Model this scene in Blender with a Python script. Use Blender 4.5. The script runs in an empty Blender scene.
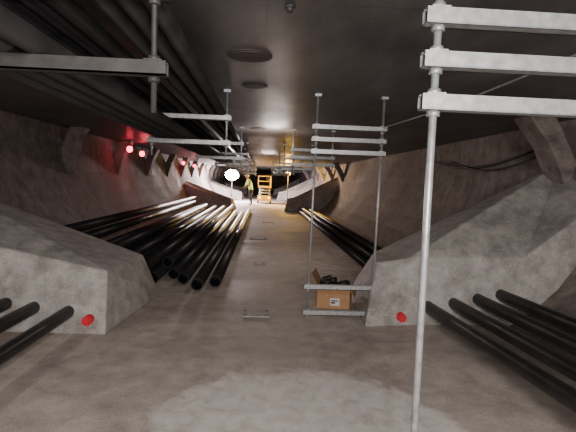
import bpy, bmesh, math, random
from mathutils import Vector, Matrix
random.seed(4)
scene = bpy.context.scene
H = 2.42      # ceiling height
Y0, Y1 = -4.0, 62.0

# ---------------------------------------------------------------- materials
def new_mat(name):
    m = bpy.data.materials.new(name); m.use_nodes = True
    nt = m.node_tree; b = nt.nodes['Principled BSDF']
    return m, nt, b
def plain(name, col, rough=0.5, metal=0.0, var=0.15, scale=8, emit=None, es=0, bump=0.0):
    m, nt, b = new_mat(name)
    tc = nt.nodes.new('ShaderNodeTexCoord'); n = nt.nodes.new('ShaderNodeTexNoise')
    n.inputs['Scale'].default_value = scale; n.inputs['Detail'].default_value = 6
    nt.links.new(tc.outputs['Object'], n.inputs['Vector'])
    r = nt.nodes.new('ShaderNodeValToRGB')
    r.color_ramp.elements[0].position = .3; r.color_ramp.elements[1].position = .7
    r.color_ramp.elements[0].color = tuple(c*(1-var) for c in col)+(1,)
    r.color_ramp.elements[1].color = tuple(min(1, c*(1+var)) for c in col)+(1,)
    nt.links.new(n.outputs['Fac'], r.inputs['Fac']); nt.links.new(r.outputs['Color'], b.inputs['Base Color'])
    b.inputs['Roughness'].default_value = rough; b.inputs['Metallic'].default_value = metal
    if bump:
        bp = nt.nodes.new('ShaderNodeBump'); bp.inputs['Strength'].default_value = bump
        bp.inputs['Distance'].default_value = .01
        nt.links.new(n.outputs['Fac'], bp.inputs['Height']); nt.links.new(bp.outputs['Normal'], b.inputs['Normal'])
    if emit:
        b.inputs['Emission Color'].default_value = emit+(1,); b.inputs['Emission Strength'].default_value = es
    return m
def concrete(name, dark, light, rough=.8, s1=.7, s2=6, bump=.25, stretch=(1,1,1), patch=None, spec=.4, lo=.38, hi=.62, joints=None):
    m, nt, b = new_mat(name); L = nt.links
    tc = nt.nodes.new('ShaderNodeTexCoord'); mp = nt.nodes.new('ShaderNodeMapping')
    mp.inputs['Scale'].default_value = stretch
    L.new(tc.outputs['Object'], mp.inputs['Vector'])
    def noise(s, d=8, dist=0.3):
        n = nt.nodes.new('ShaderNodeTexNoise'); n.inputs['Scale'].default_value = s
        n.inputs['Detail'].default_value = d; n.inputs['Roughness'].default_value = .62
        n.inputs['Distortion'].default_value = dist
        L.new(mp.outputs['Vector'], n.inputs['Vector']); return n
    a, c, f = noise(s1), noise(s2), noise(55, 3, 0)
    mx = nt.nodes.new('ShaderNodeMath'); mx.operation = 'MULTIPLY_ADD'
    L.new(c.outputs['Fac'], mx.inputs[0]); mx.inputs[1].default_value = .5
    hf = nt.nodes.new('ShaderNodeMath'); hf.operation = 'MULTIPLY'; hf.inputs[1].default_value = .5
    L.new(a.outputs['Fac'], hf.inputs[0]); L.new(hf.outputs[0], mx.inputs[2])
    r = nt.nodes.new('ShaderNodeValToRGB'); e = r.color_ramp.elements
    e[0].position = lo; e[1].position = hi
    e[0].color = dark+(1,); e[1].color = light+(1,)
    L.new(mx.outputs[0], r.inputs['Fac'])
    fr = nt.nodes.new('ShaderNodeMapRange'); fr.inputs['From Min'].default_value=.3; fr.inputs['From Max'].default_value=.7
    fr.inputs['To Min'].default_value=.8; fr.inputs['To Max'].default_value=1.12
    L.new(f.outputs['Fac'], fr.inputs['Value'])
    mul = nt.nodes.new('ShaderNodeMixRGB'); mul.blend_type='MULTIPLY'; mul.inputs['Fac'].default_value=1
    L.new(r.outputs['Color'], mul.inputs['Color1']); L.new(fr.outputs['Result'], mul.inputs['Color2'])
    col = mul.outputs['Color']
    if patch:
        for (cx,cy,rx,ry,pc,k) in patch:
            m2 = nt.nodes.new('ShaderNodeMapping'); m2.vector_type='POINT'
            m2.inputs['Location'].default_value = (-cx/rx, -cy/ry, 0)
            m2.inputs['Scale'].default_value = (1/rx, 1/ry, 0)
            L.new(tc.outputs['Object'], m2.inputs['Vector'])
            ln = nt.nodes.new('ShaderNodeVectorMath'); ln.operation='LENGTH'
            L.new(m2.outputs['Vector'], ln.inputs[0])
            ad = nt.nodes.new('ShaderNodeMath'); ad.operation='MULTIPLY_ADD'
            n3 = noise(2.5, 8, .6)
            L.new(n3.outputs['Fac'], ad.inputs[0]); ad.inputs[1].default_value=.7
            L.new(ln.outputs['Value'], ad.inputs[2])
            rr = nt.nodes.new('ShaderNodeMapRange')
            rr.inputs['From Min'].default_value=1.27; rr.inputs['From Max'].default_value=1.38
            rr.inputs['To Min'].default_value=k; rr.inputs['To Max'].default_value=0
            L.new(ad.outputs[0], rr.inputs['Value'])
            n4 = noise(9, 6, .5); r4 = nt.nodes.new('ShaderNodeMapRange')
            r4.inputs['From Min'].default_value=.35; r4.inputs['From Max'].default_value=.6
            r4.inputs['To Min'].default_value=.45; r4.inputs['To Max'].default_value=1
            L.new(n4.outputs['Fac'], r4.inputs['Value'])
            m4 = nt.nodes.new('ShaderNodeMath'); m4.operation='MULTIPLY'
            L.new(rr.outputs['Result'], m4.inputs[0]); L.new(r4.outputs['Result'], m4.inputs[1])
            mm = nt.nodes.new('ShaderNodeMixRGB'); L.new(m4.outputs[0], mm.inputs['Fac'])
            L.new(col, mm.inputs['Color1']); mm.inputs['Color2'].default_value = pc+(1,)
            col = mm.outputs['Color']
    if joints:
        for ax,sp,wd,st in joints:
            sx = nt.nodes.new('ShaderNodeSeparateXYZ'); L.new(tc.outputs['Object'], sx.inputs[0])
            md = nt.nodes.new('ShaderNodeMath'); md.operation='PINGPONG'; md.inputs[1].default_value=sp/2
            L.new(sx.outputs[ax], md.inputs[0])
            lt = nt.nodes.new('ShaderNodeMath'); lt.operation='LESS_THAN'; lt.inputs[1].default_value=wd
            L.new(md.outputs[0], lt.inputs[0])
            sc = nt.nodes.new('ShaderNodeMath'); sc.operation='MULTIPLY'; sc.inputs[1].default_value=st
            L.new(lt.outputs[0], sc.inputs[0])
            mm = nt.nodes.new('ShaderNodeMixRGB'); L.new(sc.outputs[0], mm.inputs['Fac'])
            L.new(col, mm.inputs['Color1']); mm.inputs['Color2'].default_value = (dark[0]*.5,dark[1]*.5,dark[2]*.5,1)
            col = mm.outputs['Color']
    L.new(col, b.inputs['Base Color'])
    rg = nt.nodes.new('ShaderNodeMapRange'); rg.inputs['From Min'].default_value=.35; rg.inputs['From Max'].default_value=.65
    rg.inputs['To Min'].default_value=rough-.15; rg.inputs['To Max'].default_value=min(1,rough+.1)
    L.new(a.outputs['Fac'], rg.inputs['Value']); L.new(rg.outputs['Result'], b.inputs['Roughness'])
    b.inputs['Specular IOR Level'].default_value = spec
    bp = nt.nodes.new('ShaderNodeBump'); bp.inputs['Strength'].default_value=bump; bp.inputs['Distance'].default_value=.02
    L.new(mx.outputs[0], bp.inputs['Height']); L.new(bp.outputs['Normal'], b.inputs['Normal'])
    return m

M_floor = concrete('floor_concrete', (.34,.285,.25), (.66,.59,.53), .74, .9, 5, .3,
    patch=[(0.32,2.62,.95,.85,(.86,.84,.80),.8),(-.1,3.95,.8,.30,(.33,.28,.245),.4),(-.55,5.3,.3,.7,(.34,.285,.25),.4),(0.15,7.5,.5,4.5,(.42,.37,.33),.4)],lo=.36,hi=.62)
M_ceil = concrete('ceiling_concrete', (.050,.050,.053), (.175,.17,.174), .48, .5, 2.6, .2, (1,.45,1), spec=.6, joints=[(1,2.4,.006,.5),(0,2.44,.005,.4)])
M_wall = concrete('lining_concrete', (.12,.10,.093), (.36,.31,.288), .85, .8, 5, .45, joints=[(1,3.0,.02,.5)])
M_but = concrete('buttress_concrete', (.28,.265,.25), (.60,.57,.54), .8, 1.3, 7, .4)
M_plug = concrete('plug_concrete', (.05,.043,.04), (.12,.10,.09), .8, 3, 12, .3)
M_galv = plain('galvanised_steel', (.44,.46,.47), .42, .5, .22, 34)
M_pipe = plain('black_plastic_conduit', (.020,.019,.020), .40, 0, .4, 5)
M_pdark = plain('conduit_bore', (.004,.004,.004), .8)
M_steel = plain('dark_weathered_steel', (.06,.058,.056), .6, .3, .3, 18)
M_red = plain('red_plastic', (.70,.03,.05), .4)
M_redlamp = plain('red_lamp_glow', (1,.1,.1), .4, emit=(1,.04,.08), es=12)
M_white = plain('white_lamp_glow', (1,1,1), .4, emit=(1,.92,.95), es=90)
M_amber = plain('amber_lamp_glow', (1,.7,.2), .4, emit=(1,.55,.12), es=14)
M_card = plain('cardboard', (.50,.285,.145), .85, 0, .12, 14)
M_cardin = plain('cardboard_inner', (.40,.23,.115), .9, 0, .1, 14)
M_label = plain('paper_label', (.75,.74,.72), .7, 0, .03)
M_black = plain('black_rubber', (.015,.015,.015), .6)
M_yel = plain('yellow_paint', (.8,.5,.05), .5)
M_vest = plain('glowing_hi_vis_vest', (.62,.85,.12), .7, emit=(.6,.9,.1), es=.7)  # slight emission brightens the vest; the cloth is no light source
M_band = plain('glowing_reflective_band', (.85,.85,.85), .4, emit=(1,1,1), es=.5)  # returned light imitated by emission in the material
M_jean = plain('work_trousers', (.06,.07,.10), .85)
M_shirt = plain('orange_shirt', (.42,.30,.2), .85)
M_skin = plain('skin', (.55,.34,.25), .6)
M_hat = plain('white_hardhat', (.85,.85,.82), .35)
M_hair = plain('dark_hair', (.03,.02,.015), .8)

# ---------------------------------------------------------------- mesh builder
class MB:
    def __init__(s): s.bm = bmesh.new(); s.mats = []
    def mi(s, m):
        if m not in s.mats: s.mats.append(m)
        return s.mats.index(m)
    def poly(s, vs, faces, m):
        k = s.mi(m); bv = [s.bm.verts.new(v) for v in vs]
        for f in faces:
            try: fc = s.bm.faces.new([bv[i] for i in f]); fc.material_index = k
            except ValueError: pass
    def box(s, c, d, m, rot=None):
        vs = []
        for z in (-.5,.5):
            for x,y in ((-.5,-.5),(.5,-.5),(.5,.5),(-.5,.5)):
                v = Vector((x*d[0],y*d[1],z*d[2]))
                if rot: v = rot @ v
                vs.append(v+Vector(c))
        s.poly(vs, [(3,2,1,0),(4,5,6,7),(0,1,5,4),(1,2,6,5),(2,3,7,6),(3,0,4,7)], m)
    def cyl(s, p0, p1, r, m, n=12, r1=None, cap=True, bore=None, mb=None):
        p0, p1 = Vector(p0), Vector(p1); d = (p1-p0).normalized(); Ln=(p1-p0).length
        u = d.orthogonal().normalized(); w = d.cross(u); r1 = r if r1 is None else r1
        k = s.mi(m)
        def ring(p, rr): return [s.bm.verts.new(p+(u*math.cos(a)+w*math.sin(a))*rr) for a in [2*math.pi*i/n for i in range(n)]]
        A, B = ring(p0, r), ring(p1, r1)
        for i in range(n):
            f = s.bm.faces.new((A[i],A[(i+1)%n],B[(i+1)%n],B[i])); f.material_index=k; f.smooth=True
        if bore:
            kb = s.mi(mb or m)
            for (R, p, sg) in ((A,p0,1),(B,p1,-1)):
                I = ring(p, bore); J = ring(p+d*sg*min(.35,Ln*.4), bore*.98)
                for i in range(n):
                    f = s.bm.faces.new((R[i],R[(i+1)%n],I[(i+1)%n],I[i])); f.material_index=k
                    f = s.bm.faces.new((I[i],I[(i+1)%n],J[(i+1)%n],J[i])); f.material_index=kb
                f = s.bm.faces.new(J); f.material_index=kb
        elif cap:
            for R in (A[::-1],B): f = s.bm.faces.new(R); f.material_index=k
    def path(s, pts, r, m, n=10):
        k = s.mi(m); pts=[Vector(p) for p in pts]; prev=None
        for i,p in enumerate(pts):
            d = (pts[min(i+1,len(pts)-1)]-pts[max(i-1,0)]).normalized()
            u = d.cross(Vector((0,0,1)))
            u = u.normalized() if u.length>1e-3 else Vector((1,0,0)); w = u.cross(d)
            R=[s.bm.verts.new(p+(u*math.cos(2*math.pi*j/n)+w*math.sin(2*math.pi*j/n))*r) for j in range(n)]
            if prev:
                for j in range(n):
                    f=s.bm.faces.new((prev[j],prev[(j+1)%n],R[(j+1)%n],R[j])); f.material_index=k; f.smooth=True
            else: s.bm.faces.new(R).material_index=k
            prev=R
        s.bm.faces.new(prev[::-1]).material_index=k
    def sphere(s, c, r, m, sc=(1,1,1), seg=16):
        k=s.mi(m); mat=Matrix.Translation(c)@Matrix.Diagonal((sc[0],sc[1],sc[2],1))
        res=bmesh.ops.create_uvsphere(s.bm,u_segments=seg,v_segments=seg//2+2,radius=r,matrix=mat)
        for f in {f for v in res['verts'] for f in v.link_faces}: f.material_index=k; f.smooth=True
    def done(s, name, bevel=0):
        bmesh.ops.recalc_face_normals(s.bm, faces=s.bm.faces[:])
        me=bpy.data.meshes.new(name); s.bm.to_mesh(me); s.bm.free()
        for m in s.mats: me.materials.append(m)
        o=bpy.data.objects.new(name, me); scene.collection.objects.link(o)
        if bevel:
            b=o.modifiers.new('bevel','BEVEL'); b.width=bevel; b.segments=2; b.limit_method='ANGLE'
        return o

# ---------------------------------------------------------------- room shell
b=MB(); b.box((0,(Y0+Y1)/2,-.1),(9.4,Y1-Y0,.2),M_floor); o=b.done('floor')
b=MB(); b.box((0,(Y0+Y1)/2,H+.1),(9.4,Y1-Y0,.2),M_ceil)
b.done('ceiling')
prof=[(2.75,0),(3.0,.16),(3.3,.42),(3.55,.75),(3.75,1.12),(3.9,1.55),(3.98,2.0),(4.0,H)]
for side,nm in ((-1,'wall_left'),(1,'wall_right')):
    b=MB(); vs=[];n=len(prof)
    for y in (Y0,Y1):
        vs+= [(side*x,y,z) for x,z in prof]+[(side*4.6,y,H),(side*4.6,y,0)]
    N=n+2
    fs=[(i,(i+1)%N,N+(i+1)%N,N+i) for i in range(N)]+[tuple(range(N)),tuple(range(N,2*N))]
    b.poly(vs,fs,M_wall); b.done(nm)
b=MB(); b.box((0,Y1+.1,H/2),(9.4,.2,H),M_wall); b.done('wall_far')
b=MB(); b.box((0,Y0-.1,H/2),(9.4,.2,H),M_wall); b.done('wall_back')

# ---------------------------------------------------------------- buttresses
def buttress(side, yo, rise):
    b=MB(); s=side
    if side>0:
        pts=dict(N0=(1.12,4.55,0),T0=(1.30,4.9,.63),R0=(1.68,4.62,0),R1=(1.62,4.8,.70),
             Q0=(2.9,4.66,0),Q1=(2.9,4.74,.74),W0=(4.05,4.7,0),W1=(4.05,4.8,rise-.25),
             F0=(1.20,6.0,0),F1=(1.55,6.0,.57),G0=(4.05,6.0,0),G1=(4.05,6.0,rise))
    else:
        pts=dict(N0=(1.25,5.7,0),T0=(1.42,5.6,.48),R0=(1.42,4.2,0),R1=(1.47,4.4,.57),
             Q0=(2.7,4.25,0),Q1=(2.7,4.4,.82),W0=(4.05,4.25,0),W1=(4.05,4.4,rise-.1),
             F0=(1.3,5.8,0),F1=(1.5,5.8,.50),G0=(4.05,5.8,0),G1=(4.05,5.8,rise))
    k=list(pts); vs=[(s*pts[i][0],pts[i][1]+yo,pts[i][2]) for i in k]; ix={n:i for i,n in enumerate(k)}
    F=['N0 R0 R1 T0','R0 Q0 Q1 R1','Q0 W0 W1 Q1','T0 R1 F1','R1 Q1 G1','R1 G1 F1','Q1 W1 G1','N0 T0 F1 F0','F0 F1 G1 G0','W0 W1 G1 G0','N0 R0 Q0 W0 G0 F0']
    b.poly(vs,[tuple(ix[n] for n in f.split()) for f in F],M_but)
    return b.done('concrete_buttress',.02)
for yo in (0,17.5,29,41): 
    buttress(1,yo,1.85); buttress(-1,yo,1.4)

def brace(s,y):
    b=MB()
    sec=[(3.3,H),(3.65,H),(4.02,1.75),(3.95,1.55),(3.83,1.55),(3.75,1.75),(3.6,2.05)]
    if s<0: sec=[(3.55,H),(3.8,H),(4.02,1.9),(4.0,1.5),(3.86,1.5),(3.80,1.75),(3.72,2.05)]
    vs=[(s*x,y+t,z) for t in (0,.38) for x,z in sec]; n=len(sec)
    b.poly(vs,[(j,(j+1)%n,n+(j+1)%n,n+j) for j in range(n)]+[tuple(range(n)),tuple(range(n,2*n))],M_wall)
    b.done('concrete_haunch_brace',.01)
for i in range(12): brace(-1,9.2+i*3.2)
for y in (5.5,21.5,24.7,27.9,31.1,37.5): brace(1,y)

for (x,y,r) in ((-.12,3.45,.17),(-.10,4.5,.13),(-.1,8.2,.15)):
    b=MB(); b.cyl((x,y,H-.006),(x,y,H+.02),r,M_plug,32); b.cyl((x,y,H-.012),(x,y,H+.02),r*.85,M_plug,32)
    b.done('ceiling_core_plug')
b=MB(); b.cyl((.12,2.45,H-.03),(.12,2.45,H),.018,M_steel,10); b.cyl((.12,2.45,H-.012),(.12,2.45,H),.03,M_steel,6); b.done('ceiling_anchor_bolt')

# ---------------------------------------------------------------- trapeze hangers
def strut(b,x0,x1,y,z,m,h=.05,w=.05):
    L=x1-x0;c=(x0+x1)/2;t=.006
    b.box((c,y-w/2+t/2,z),(L,t,h),m); b.box((c,y+w/2-t/2,z),(L,t,h),m)
    b.box((c,y,z-h/2+t/2),(L,w,t),m)
    for yy in (y-w/2+.011,y+w/2-.011): b.box((c,yy,z+h/2-t/2),(L,.012,t),m)
def hanger(x0,x1,y,zs,zbot,m,rr=.012,sway=(0,0)):
    b=MB(); e=.045
    for x in (x0+e,x1-e):
        b.cyl((x,y,H),(x+sway[0],y+sway[1],zbot),rr,m,12)
        b.box((x,y,H-.012),(.07,.07,.024),m)
        for z in zs:
            k=(H-z)/(H-zbot); xx=x+sway[0]*k
            for dz in (.034,-.036):
                b.cyl((xx,y,z+dz-.009),(xx,y,z+dz+.009),.022,m,6)
            b.box((xx,y,z+.027),(.06,.05,.006),m)
    for z in zs:
        k=(H-z)/(H-zbot); strut(b,x0+sway[0]*k,x1+sway[0]*k,y,z,m)
    return b.done('trapeze_hanger')
hanger(.505,1.36,1.46,[1.77,1.905,2.04],.22,M_galv,.0125)
hanger(.52,1.32,4.8,[1.82,1.95,2.08,.36,.075],.03,M_galv,.013,sway=(-.03,0))
for i,y in enumerate((8.1,11.4,14.7,18,21.3,24.6)):
    hanger(.5,1.3,y,[1.80,1.93,2.06],1.7,M_galv,.012)
LZ=[1.87,2.13]
for y in (1.62,4.8,8.1,11.4,14.7,18,21.3,24.6,27.9):
    hanger(-1.2 if y>3 else -1.6,-.34,y,LZ,1.72,M_steel if y<3 else M_galv,.010)

b=MB()
for t,(z,xs) in enumerate(((LZ[0]+.025,(-.78,-.88,-.98,-1.08)),(LZ[1]+.025,(-.45,-.55,-.65,-.84,-.94,-1.04,-1.14)))):
    for x in xs: b.cyl((x,Y0+.2,z+.043),(x,33,z+.043),.043,M_pipe,16,bore=.036,mb=M_pdark)
b.done('overhead_conduit_bank')

# ---------------------------------------------------------------- floor pipes
b=MB()
for (x,z0,z1) in ((1.83,.30,.20),(2.11,.32,.24),(2.38,.36,.29),(2.64,.42,.34)):
    b.path([(x+.04,Y0+.3,z0),(x+.03,2.0,z0),(x,4.6,z1),(x,5.4,z1)],.062,M_pipe,16)
for (x,z) in ((1.86,.08),(2.12,.08),(2.36,.08),(1.97,.215),(2.24,.215),(2.5,.12)):
    b.cyl((x,5.6,z),(x+random.uniform(-.03,.03),28,z),.062,M_pipe,16)
b.done('conduit_run')
b=MB()
for (x,z0,z1) in ((-1.78,.20,.20),(-2.10,.24,.23),(-2.36,.28,.26)):
    b.path([(x-.1,Y0+.3,z0),(x-.04,2.5,z0),(x,4.3,z1),(x,5.6,z1)],.058,M_pipe,16)
b.done('conduit_run')
for s,y,x0,x1,h in ((1,.8,1.6,2.7,.235),(-1,1.0,1.6,2.55,.14),(1,-2,1.6,2.7,.235),(-1,-2,1.6,2.6,.14)):
    b=MB(); b.box((s*(x0+x1)/2,y,h/2),(x1-x0,.09,h),M_steel)
    for k in (.25,.75): b.box((s*(x0+(x1-x0)*k),y,.02),(.12,.2,.04),M_steel)
    b.done('pipe_support_block')

b=MB()
st=[(-.60,.085,6.15),(-.82,.085,5.95),(-1.06,.085,6.3),(-1.25,.085,6.6),
    (-1.48,.085,6.3),(-1.36,.235,6.7),(-1.70,.085,6.1),(-1.60,.24,6.3),(-1.90,.085,6.1),
    (-2.1,.085,6.1),(-2.02,.24,6.2),(-2.35,.24,6.1),(-2.22,.39,6.1),(-2.6,.30,6.1),(-2.8,.48,6.1),(-3.0,.62,6.1)]
for (x,z,y) in st:
    w=random.uniform(-.12,.08); L=random.uniform(12,15)
    b.cyl((x,y,z),(x+w,y+L,z),.083,M_pipe,20,bore=.070,mb=M_pdark)
b.done('spare_pipe_stack')

for p in ((-1.58,4.19,.14),(1.52,4.58,.10)):
    b=MB(); b.cyl((p[0],p[1]-.02,p[2]),(p[0],p[1]+.16,p[2]),.046,M_red,20); b.cyl((p[0],p[1]-.03,p[2]),(p[0],p[1],p[2]),.034,M_red,20)
    b.done('red_pipe_cap')

# ---------------------------------------------------------------- cardboard box
def box_obj():
    b=MB(); W,D,Hh,t=.38,.34,.25,.006
    b.box((0,0,t/2),(W,D,t),M_card)
    b.box((0,-D/2,Hh/2),(W,t,Hh),M_card); b.box((0,D/2,Hh/2),(W,t,Hh),M_card)
    b.box((-W/2,0,Hh/2),(t,D,Hh),M_card); b.box((W/2,0,Hh/2),(t,D,Hh),M_card)
    def flap(hinge,l,w,ang,axis,sgn):
        if axis=='x':
            d=Vector((sgn*math.cos(ang),0,math.sin(ang)))*l
            a=[Vector((hinge,-w/2,Hh)),Vector((hinge,w/2,Hh))]
        else:
            d=Vector((0,sgn*math.cos(ang),math.sin(ang)))*l
            a=[Vector((-w/2,hinge,Hh)),Vector((w/2,hinge,Hh))]
        nrm=(a[1]-a[0]).cross(d).normalized()*t*.5
        q=[a[0],a[1],a[1]+d,a[0]+d]
        vs=[v+nrm for v in q]+[v-nrm for v in q]
        b.poly(vs,[(0,1,2,3),(7,6,5,4),(0,4,5,1),(1,5,6,2),(2,6,7,3),(3,7,4,0)],M_cardin)
    flap(-W/2,.18,D,math.radians(62),'x',-1); flap(W/2,.12,D,math.radians(-60),'x',1)
    flap(-D/2,.07,W,math.radians(-80),'y',-1)
    for i in range(24):
        x=random.uniform(-.12,.12); y=random.uniform(-.10,.10); z=random.uniform(.2,.31)
        b.cyl((x-.05,y,z),(x+.05,y+random.uniform(-.04,.04),z+.02),.038,M_black,12,bore=.028,mb=M_pdark)
    b.box((0,0,.1),(W-.02,D-.02,.17),M_black)
    b.box((.02,-D/2-.0045,.085),(.11,.002,.09),M_label); b.box((.02,-D/2-.0058,.10),(.08,.001,.012),M_black)
    b.box((0.0,-D/2-.0058,.075),(.05,.001,.02),M_black)
    o=b.done('cardboard_box'); o.location=(.935,5.38,0); o.rotation_euler=(0,0,math.radians(-16)); return o
box_obj()

for (x,y,w) in ((-.02,4.95,.30),(-.05,11.5,.45),(.25,16,.4),(.0,8.0,.2)):
    b=MB(); b.box((x,y,.006),(w,w*.75,.012),M_but)
    for dx in (-.4,.4):
        for dy in (-.3,.3): b.cyl((x+dx*w,y+dy*w,.012),(x+dx*w,y+dy*w,.02),.01,M_steel,6)
    b.done('floor_anchor_plate')

# ---------------------------------------------------------------- cables
b=MB()
P=[(3.9,6.3+.3*i,2.06-.2*math.sin(math.pi*i/13)) for i in range(14)]
b.path(P,.022,M_black,8)
P=[(3.86,6.0+.3*i,2.0-.2*math.sin(math.pi*min(1,i/10))) for i in range(12)]
b.path(P,.016,M_black,8)
P=[(3.93,2.0+.3*i,2.12) for i in range(12)]
b.path(P,.03,M_black,10); b.done('wall_cable')
b=MB(); P=[]
a=Vector((1.33,1.48,2.09)); c=Vector((1.27,4.8,2.10))
for i in range(13):
    t=i/12; p=a.lerp(c,t); p.z-=.03*math.sin(math.pi*t); P.append(p)
b.path(P,.006,M_galv,6); b.done('tie_wire')

# ---------------------------------------------------------------- far equipment
def work_light():
    b=MB(); x,y=-2.05,31
    b.cyl((x,y,0.25),(x,y,1.4),.03,M_steel)
    for a in (0,2.1,4.2): b.cyl((x,y,.5),(x+.45*math.cos(a),y+.45*math.sin(a),0),.02,M_steel)
    b.sphere((x,y,1.78),.42,M_white,(1.1,1,.85),24)  # oversized bright ball imitates the glare around the work lamp
    b.cyl((x,y,1.34),(x,y,1.46),.12,M_steel)
    return b.done('work_light_glare_ball')
work_light()
def flood(x,y,z,m,w=.3):
    b=MB(); b.cyl((x,y,0),(x,y,z-.1),.02,M_steel)
    for a in (.5,2.6,4.7): b.cyl((x,y,.4),(x+.35*math.cos(a),y+.35*math.sin(a),0),.015,M_steel)
    b.box((x,y,z),(w,.08,w*.7),M_steel); b.box((x,y-.045,z),(w*.88,.01,w*.58),m)
    return b.done('tripod_floodlight')
flood(1.55,27,1.95,M_amber,.28)
for (x,y,z) in ((-3.5,13.4,2.14),(-3.45,12.0,2.18),(-3.45,20.0,2.12),(-3.45,23.2,2.1)):
    b=MB(); b.cyl((x,y,H),(x,y,z+.1),.01,M_black,8); b.cyl((x,y,z+.05),(x,y,z+.12),.04,M_black,12); b.sphere((x,y,z),.075,M_redlamp,(1,1,1.15),16)
    b.done('red_warning_lamp')

def scissor():
    b=MB(); x,y=.18,29.5
    b.box((x,y,.32),(.85,1.7,.3),M_yel)
    for sx in (-.4,.4):
        for sy in (-.6,.6): b.cyl((x+sx-.05,y+sy,.2),(x+sx+.05,y+sy,.2),.2,M_black,18); b.cyl((x+sx-.06,y+sy,.2),(x+sx+.06,y+sy,.2),.09,M_galv,12)
    for lvl in range(3):
        z0=.5+lvl*.17; 
        for sx in (-.3,.3):
            b.cyl((x+sx,y-.7,z0),(x+sx,y+.7,z0+.17),.03,M_galv,8); b.cyl((x+sx+.05,y+.7,z0),(x+sx+.05,y-.7,z0+.17),.03,M_galv,8)
        for yy in (-.7,.7): b.cyl((x-.34,y+yy,z0+.17),(x+.34,y+yy,z0+.17),.025,M_galv,8)
    b.box((x,y,1.06),(.85,1.8,.09),M_yel)
    for sx in (-.4,.4):
        for sy in (-.87,0,.87): b.cyl((x+sx,y+sy,1.1),(x+sx,y+sy,1.75),.022,M_yel,8)
        for z in (1.42,1.75): b.cyl((x+sx,y-.87,z),(x+sx,y+.87,z),.022,M_yel,8)
    for sy in (-.87,.87):
        for z in (1.42,1.75): b.cyl((x-.4,y+sy,z),(x+.4,y+sy,z),.022,M_yel,8)
    b.box((x+.2,y-.9,1.6),(.2,.12,.2),M_black)
    for sx in (-.28,.28): b.cyl((x+sx,y-.87,.38),(x+sx,y-.84,.38),.05,M_amber,14)
    return b.done('scissor_lift')
scissor()

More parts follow.
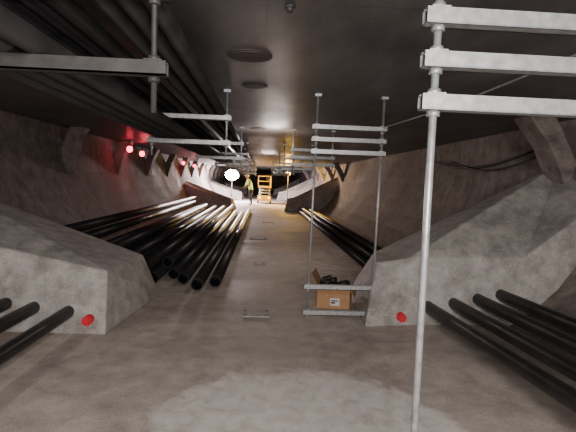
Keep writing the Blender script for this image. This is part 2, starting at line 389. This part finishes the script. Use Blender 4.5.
# ---------------------------------------------------------------- worker
def worker(loc, yaw):
    J={}; R={}
    def j(n,p,r,par=None):
        J[n]=(Vector(p),r); R[n]=par
    j('pel',(0,0,.95),.150); j('spi',(.05,0,1.15),.140,'pel'); j('che',(.13,0,1.36),.165,'spi'); j('nk0',(.19,0,1.49),.075,'che')
    j('nk1',(.22,0,1.56),.056,'nk0')
    for s,t in ((1,'l'),(-1,'r')):
        j('sh'+t,(.15,s*.17,1.42),.075,'che')
        j('el'+t,(.16+(.08 if s>0 else .12),s*.25,1.14),.05,'sh'+t)
        j('wr'+t,(.42 if s>0 else .36,s*.17,1.06),.032,'el'+t)
        j('hp'+t,(0,s*.09,.88),.105,'pel')
        j('kn'+t,(.06 if s>0 else .02,s*.11,.49),.068,'hp'+t)
        j('an'+t,(.0 if s>0 else -.1,s*.12,.10),.045,'kn'+t)
        j('he'+t,(-.03 if s>0 else -.13,s*.12,.05),.045,'an'+t)
        j('to'+t,(.17 if s>0 else .07,s*.13,.042),.040,'an'+t)
    names=list(J); ix={n:i for i,n in enumerate(names)}
    def skinned(verts,edges,rads,root,sub=2):
        me=bpy.data.meshes.new('tmp'); me.from_pydata(verts,edges,[]); o=bpy.data.objects.new('tmp',me); scene.collection.objects.link(o)
        sk=o.modifiers.new('s','SKIN')
        if not me.skin_vertices:
            bpy.context.view_layer.objects.active=o; bpy.ops.mesh.customdata_skin_add()
        for i,r in enumerate(rads):
            me.skin_vertices[0].data[i].radius=(r,r); me.skin_vertices[0].data[i].use_root=(i==root)
        sb=o.modifiers.new('u','SUBSURF'); sb.levels=sub; sb.render_levels=sub
        dg=bpy.context.evaluated_depsgraph_get(); dg.update()
        out=bpy.data.meshes.new_from_object(o.evaluated_get(dg)); bpy.data.objects.remove(o); return out
    body=skinned([J[n][0] for n in names],[(ix[R[n]],ix[n]) for n in names if R[n]],[J[n][1] for n in names],0)
    for m in (M_jean,M_vest,M_band,M_shirt,M_black,M_skin): body.materials.append(m)
    for p in body.polygons:
        p.use_smooth=True; c=p.center; arm=abs(c.y)>.205 or c.x>.30
        if c.z<.13: k=4
        elif c.z<.93: k=0
        elif c.z>1.52: k=5
        elif arm: k=3
        else:
            k=1
            if 1.08<c.z<1.13 or 1.24<c.z<1.28: k=2
        p.material_index=k
    root=bpy.data.objects.new('construction_worker',None); scene.collection.objects.link(root)
    def child(o): o.parent=root
    ob=bpy.data.objects.new('body',body); scene.collection.objects.link(ob); child(ob)
    b=MB(); hc=Vector((.26,0,1.66))
    b.sphere(hc,.1,M_skin,(1.0,.80,1.22),20)
    b.sphere(hc+Vector((.02,0,-.06)),.07,M_skin,(1,.8,.9),16)
    b.sphere(hc+Vector((-.02,0,.01)),.1,M_hair,(1.0,.84,1.05),16)
    b.cyl(hc+Vector((.085,0,.01)),hc+Vector((.122,0,-.025)),.009,M_skin,8,r1=.017)
    for s in (-1,1):
        b.sphere(hc+Vector((.086,s*.032,.012)),.012,M_label,seg=10); b.sphere(hc+Vector((.096,s*.032,.012)),.006,M_black,seg=8)
        b.sphere(hc+Vector((.0,s*.082,0)),.03,M_skin,(.6,.35,1),10)
    b.box(hc+Vector((.09,0,-.06)),(.012,.045,.010),M_red)
    b.cyl(hc+Vector((0,0,.045)),hc+Vector((.01,0,.052)),.13,M_hat,24,r1=.125)
    b.sphere(hc+Vector((0,0,.055)),.112,M_hat,(1.1,.95,.85),20)
    b.box(hc+Vector((.13,0,.042)),(.07,.13,.010),M_hat)
    child(b.done('head'))
    for s,t in ((1,'l'),(-1,'r')):
        w=J['wr'+t][0]; vs=[w,w+Vector((.045,0,-.005)),w+Vector((.085,0,-.01))]; ed=[(0,1),(1,2)]; rd=[.028,.036,.034]
        hm=skinned(vs,ed,rd,0,2); hm.materials.append(M_skin); o=bpy.data.objects.new('palm_'+t,hm); scene.collection.objects.link(o); child(o)
        for f,(dy,l) in enumerate(((-.027,.85),(-.009,1),(.009,.95),(.027,.75))):
            q=w+Vector((.075,dy,-.01)); v=[q,q+Vector((.045*l,0,-.004)),q+Vector((.068*l,0,-.026)),q+Vector((.074*l,0,-.048))]
            fm=skinned(v,[(0,1),(1,2),(2,3)],[.010,.009,.009,.008],0,1); fm.materials.append(M_skin)
            o=bpy.data.objects.new('finger_%s%d'%(t,f),fm); scene.collection.objects.link(o); child(o)
        q=w+Vector((.03,-s*.02,0)); v=[q,q+Vector((.025,-s*.028,-.012)),q+Vector((.052,-s*.034,-.03))]
        fm=skinned(v,[(0,1),(1,2)],[.012,.010,.009],0,1); fm.materials.append(M_skin)
        o=bpy.data.objects.new('thumb_'+t,fm); scene.collection.objects.link(o); child(o)
    root.location=loc; root.rotation_euler=(0,0,yaw)
worker((-.62,26.5,0),math.radians(205))

# ---------------------------------------------------------------- lights
def light(kind,name,loc,e,col=(1,1,1),size=.1,rot=None,sy=None):
    d=bpy.data.lights.new(name,kind); d.energy=e; d.color=col
    if kind=='AREA':
        d.size=size
        if sy: d.shape='RECTANGLE'; d.size_y=sy
    else: d.shadow_soft_size=size
    o=bpy.data.objects.new(name,d); o.location=loc
    if rot: o.rotation_euler=rot
    scene.collection.objects.link(o); return o
light('POINT','camera_flash',(.12,-.35,1.62),80,(1,.965,.94),.05)
light('AREA','fill_near',(.5,-2.4,2.0),230,(1,.92,.87),1.4,(math.radians(64),0,math.radians(-4)),.5)  # added soft fill behind the camera, no fixture modelled
light('POINT','site_light_side',(-3.2,2.0,2.1),38,(1,.90,.84),.15)
light('POINT','fill_mid',(.2,8.3,2.15),32,(1,.88,.82),.25)  # added fill for the middle stretch, no fixture hangs here
light('POINT','fill_mid2',(.2,16,2.2),36,(1,.84,.78),.25)  # second added fill further down the tunnel, also without a fixture
light('POINT','work_light_beam',(-2.05,30.0,1.78),2400,(1,.84,.88),.4)
light('POINT','amber_beam',(1.5,26.6,1.9),600,(1,.55,.08),.15)
for y in (12.7,21.5): light('POINT','red_glow',(-3.2,y,2.1),7,(1,.12,.14),.1)
w=bpy.data.worlds.new('w'); scene.world=w; w.use_nodes=True
w.node_tree.nodes['Background'].inputs[0].default_value=(.02,.02,.025,1); w.node_tree.nodes['Background'].inputs[1].default_value=.3

# ---------------------------------------------------------------- camera
cd=bpy.data.cameras.new('cam'); cam=bpy.data.objects.new('camera',cd); scene.collection.objects.link(cam)
cd.sensor_width=36; cd.lens=36*450/576; cd.clip_start=.05; cd.clip_end=200
yaw=math.radians(-3.46); pitch=math.radians(90-4.46); roll=math.radians(2.0)
Mx=Matrix.Rotation(yaw,4,'Z')@Matrix.Rotation(pitch,4,'X')@Matrix.Rotation(roll,4,'Z')
cam.matrix_world=Matrix.Translation((0,0,1.5))@Mx
scene.camera=cam
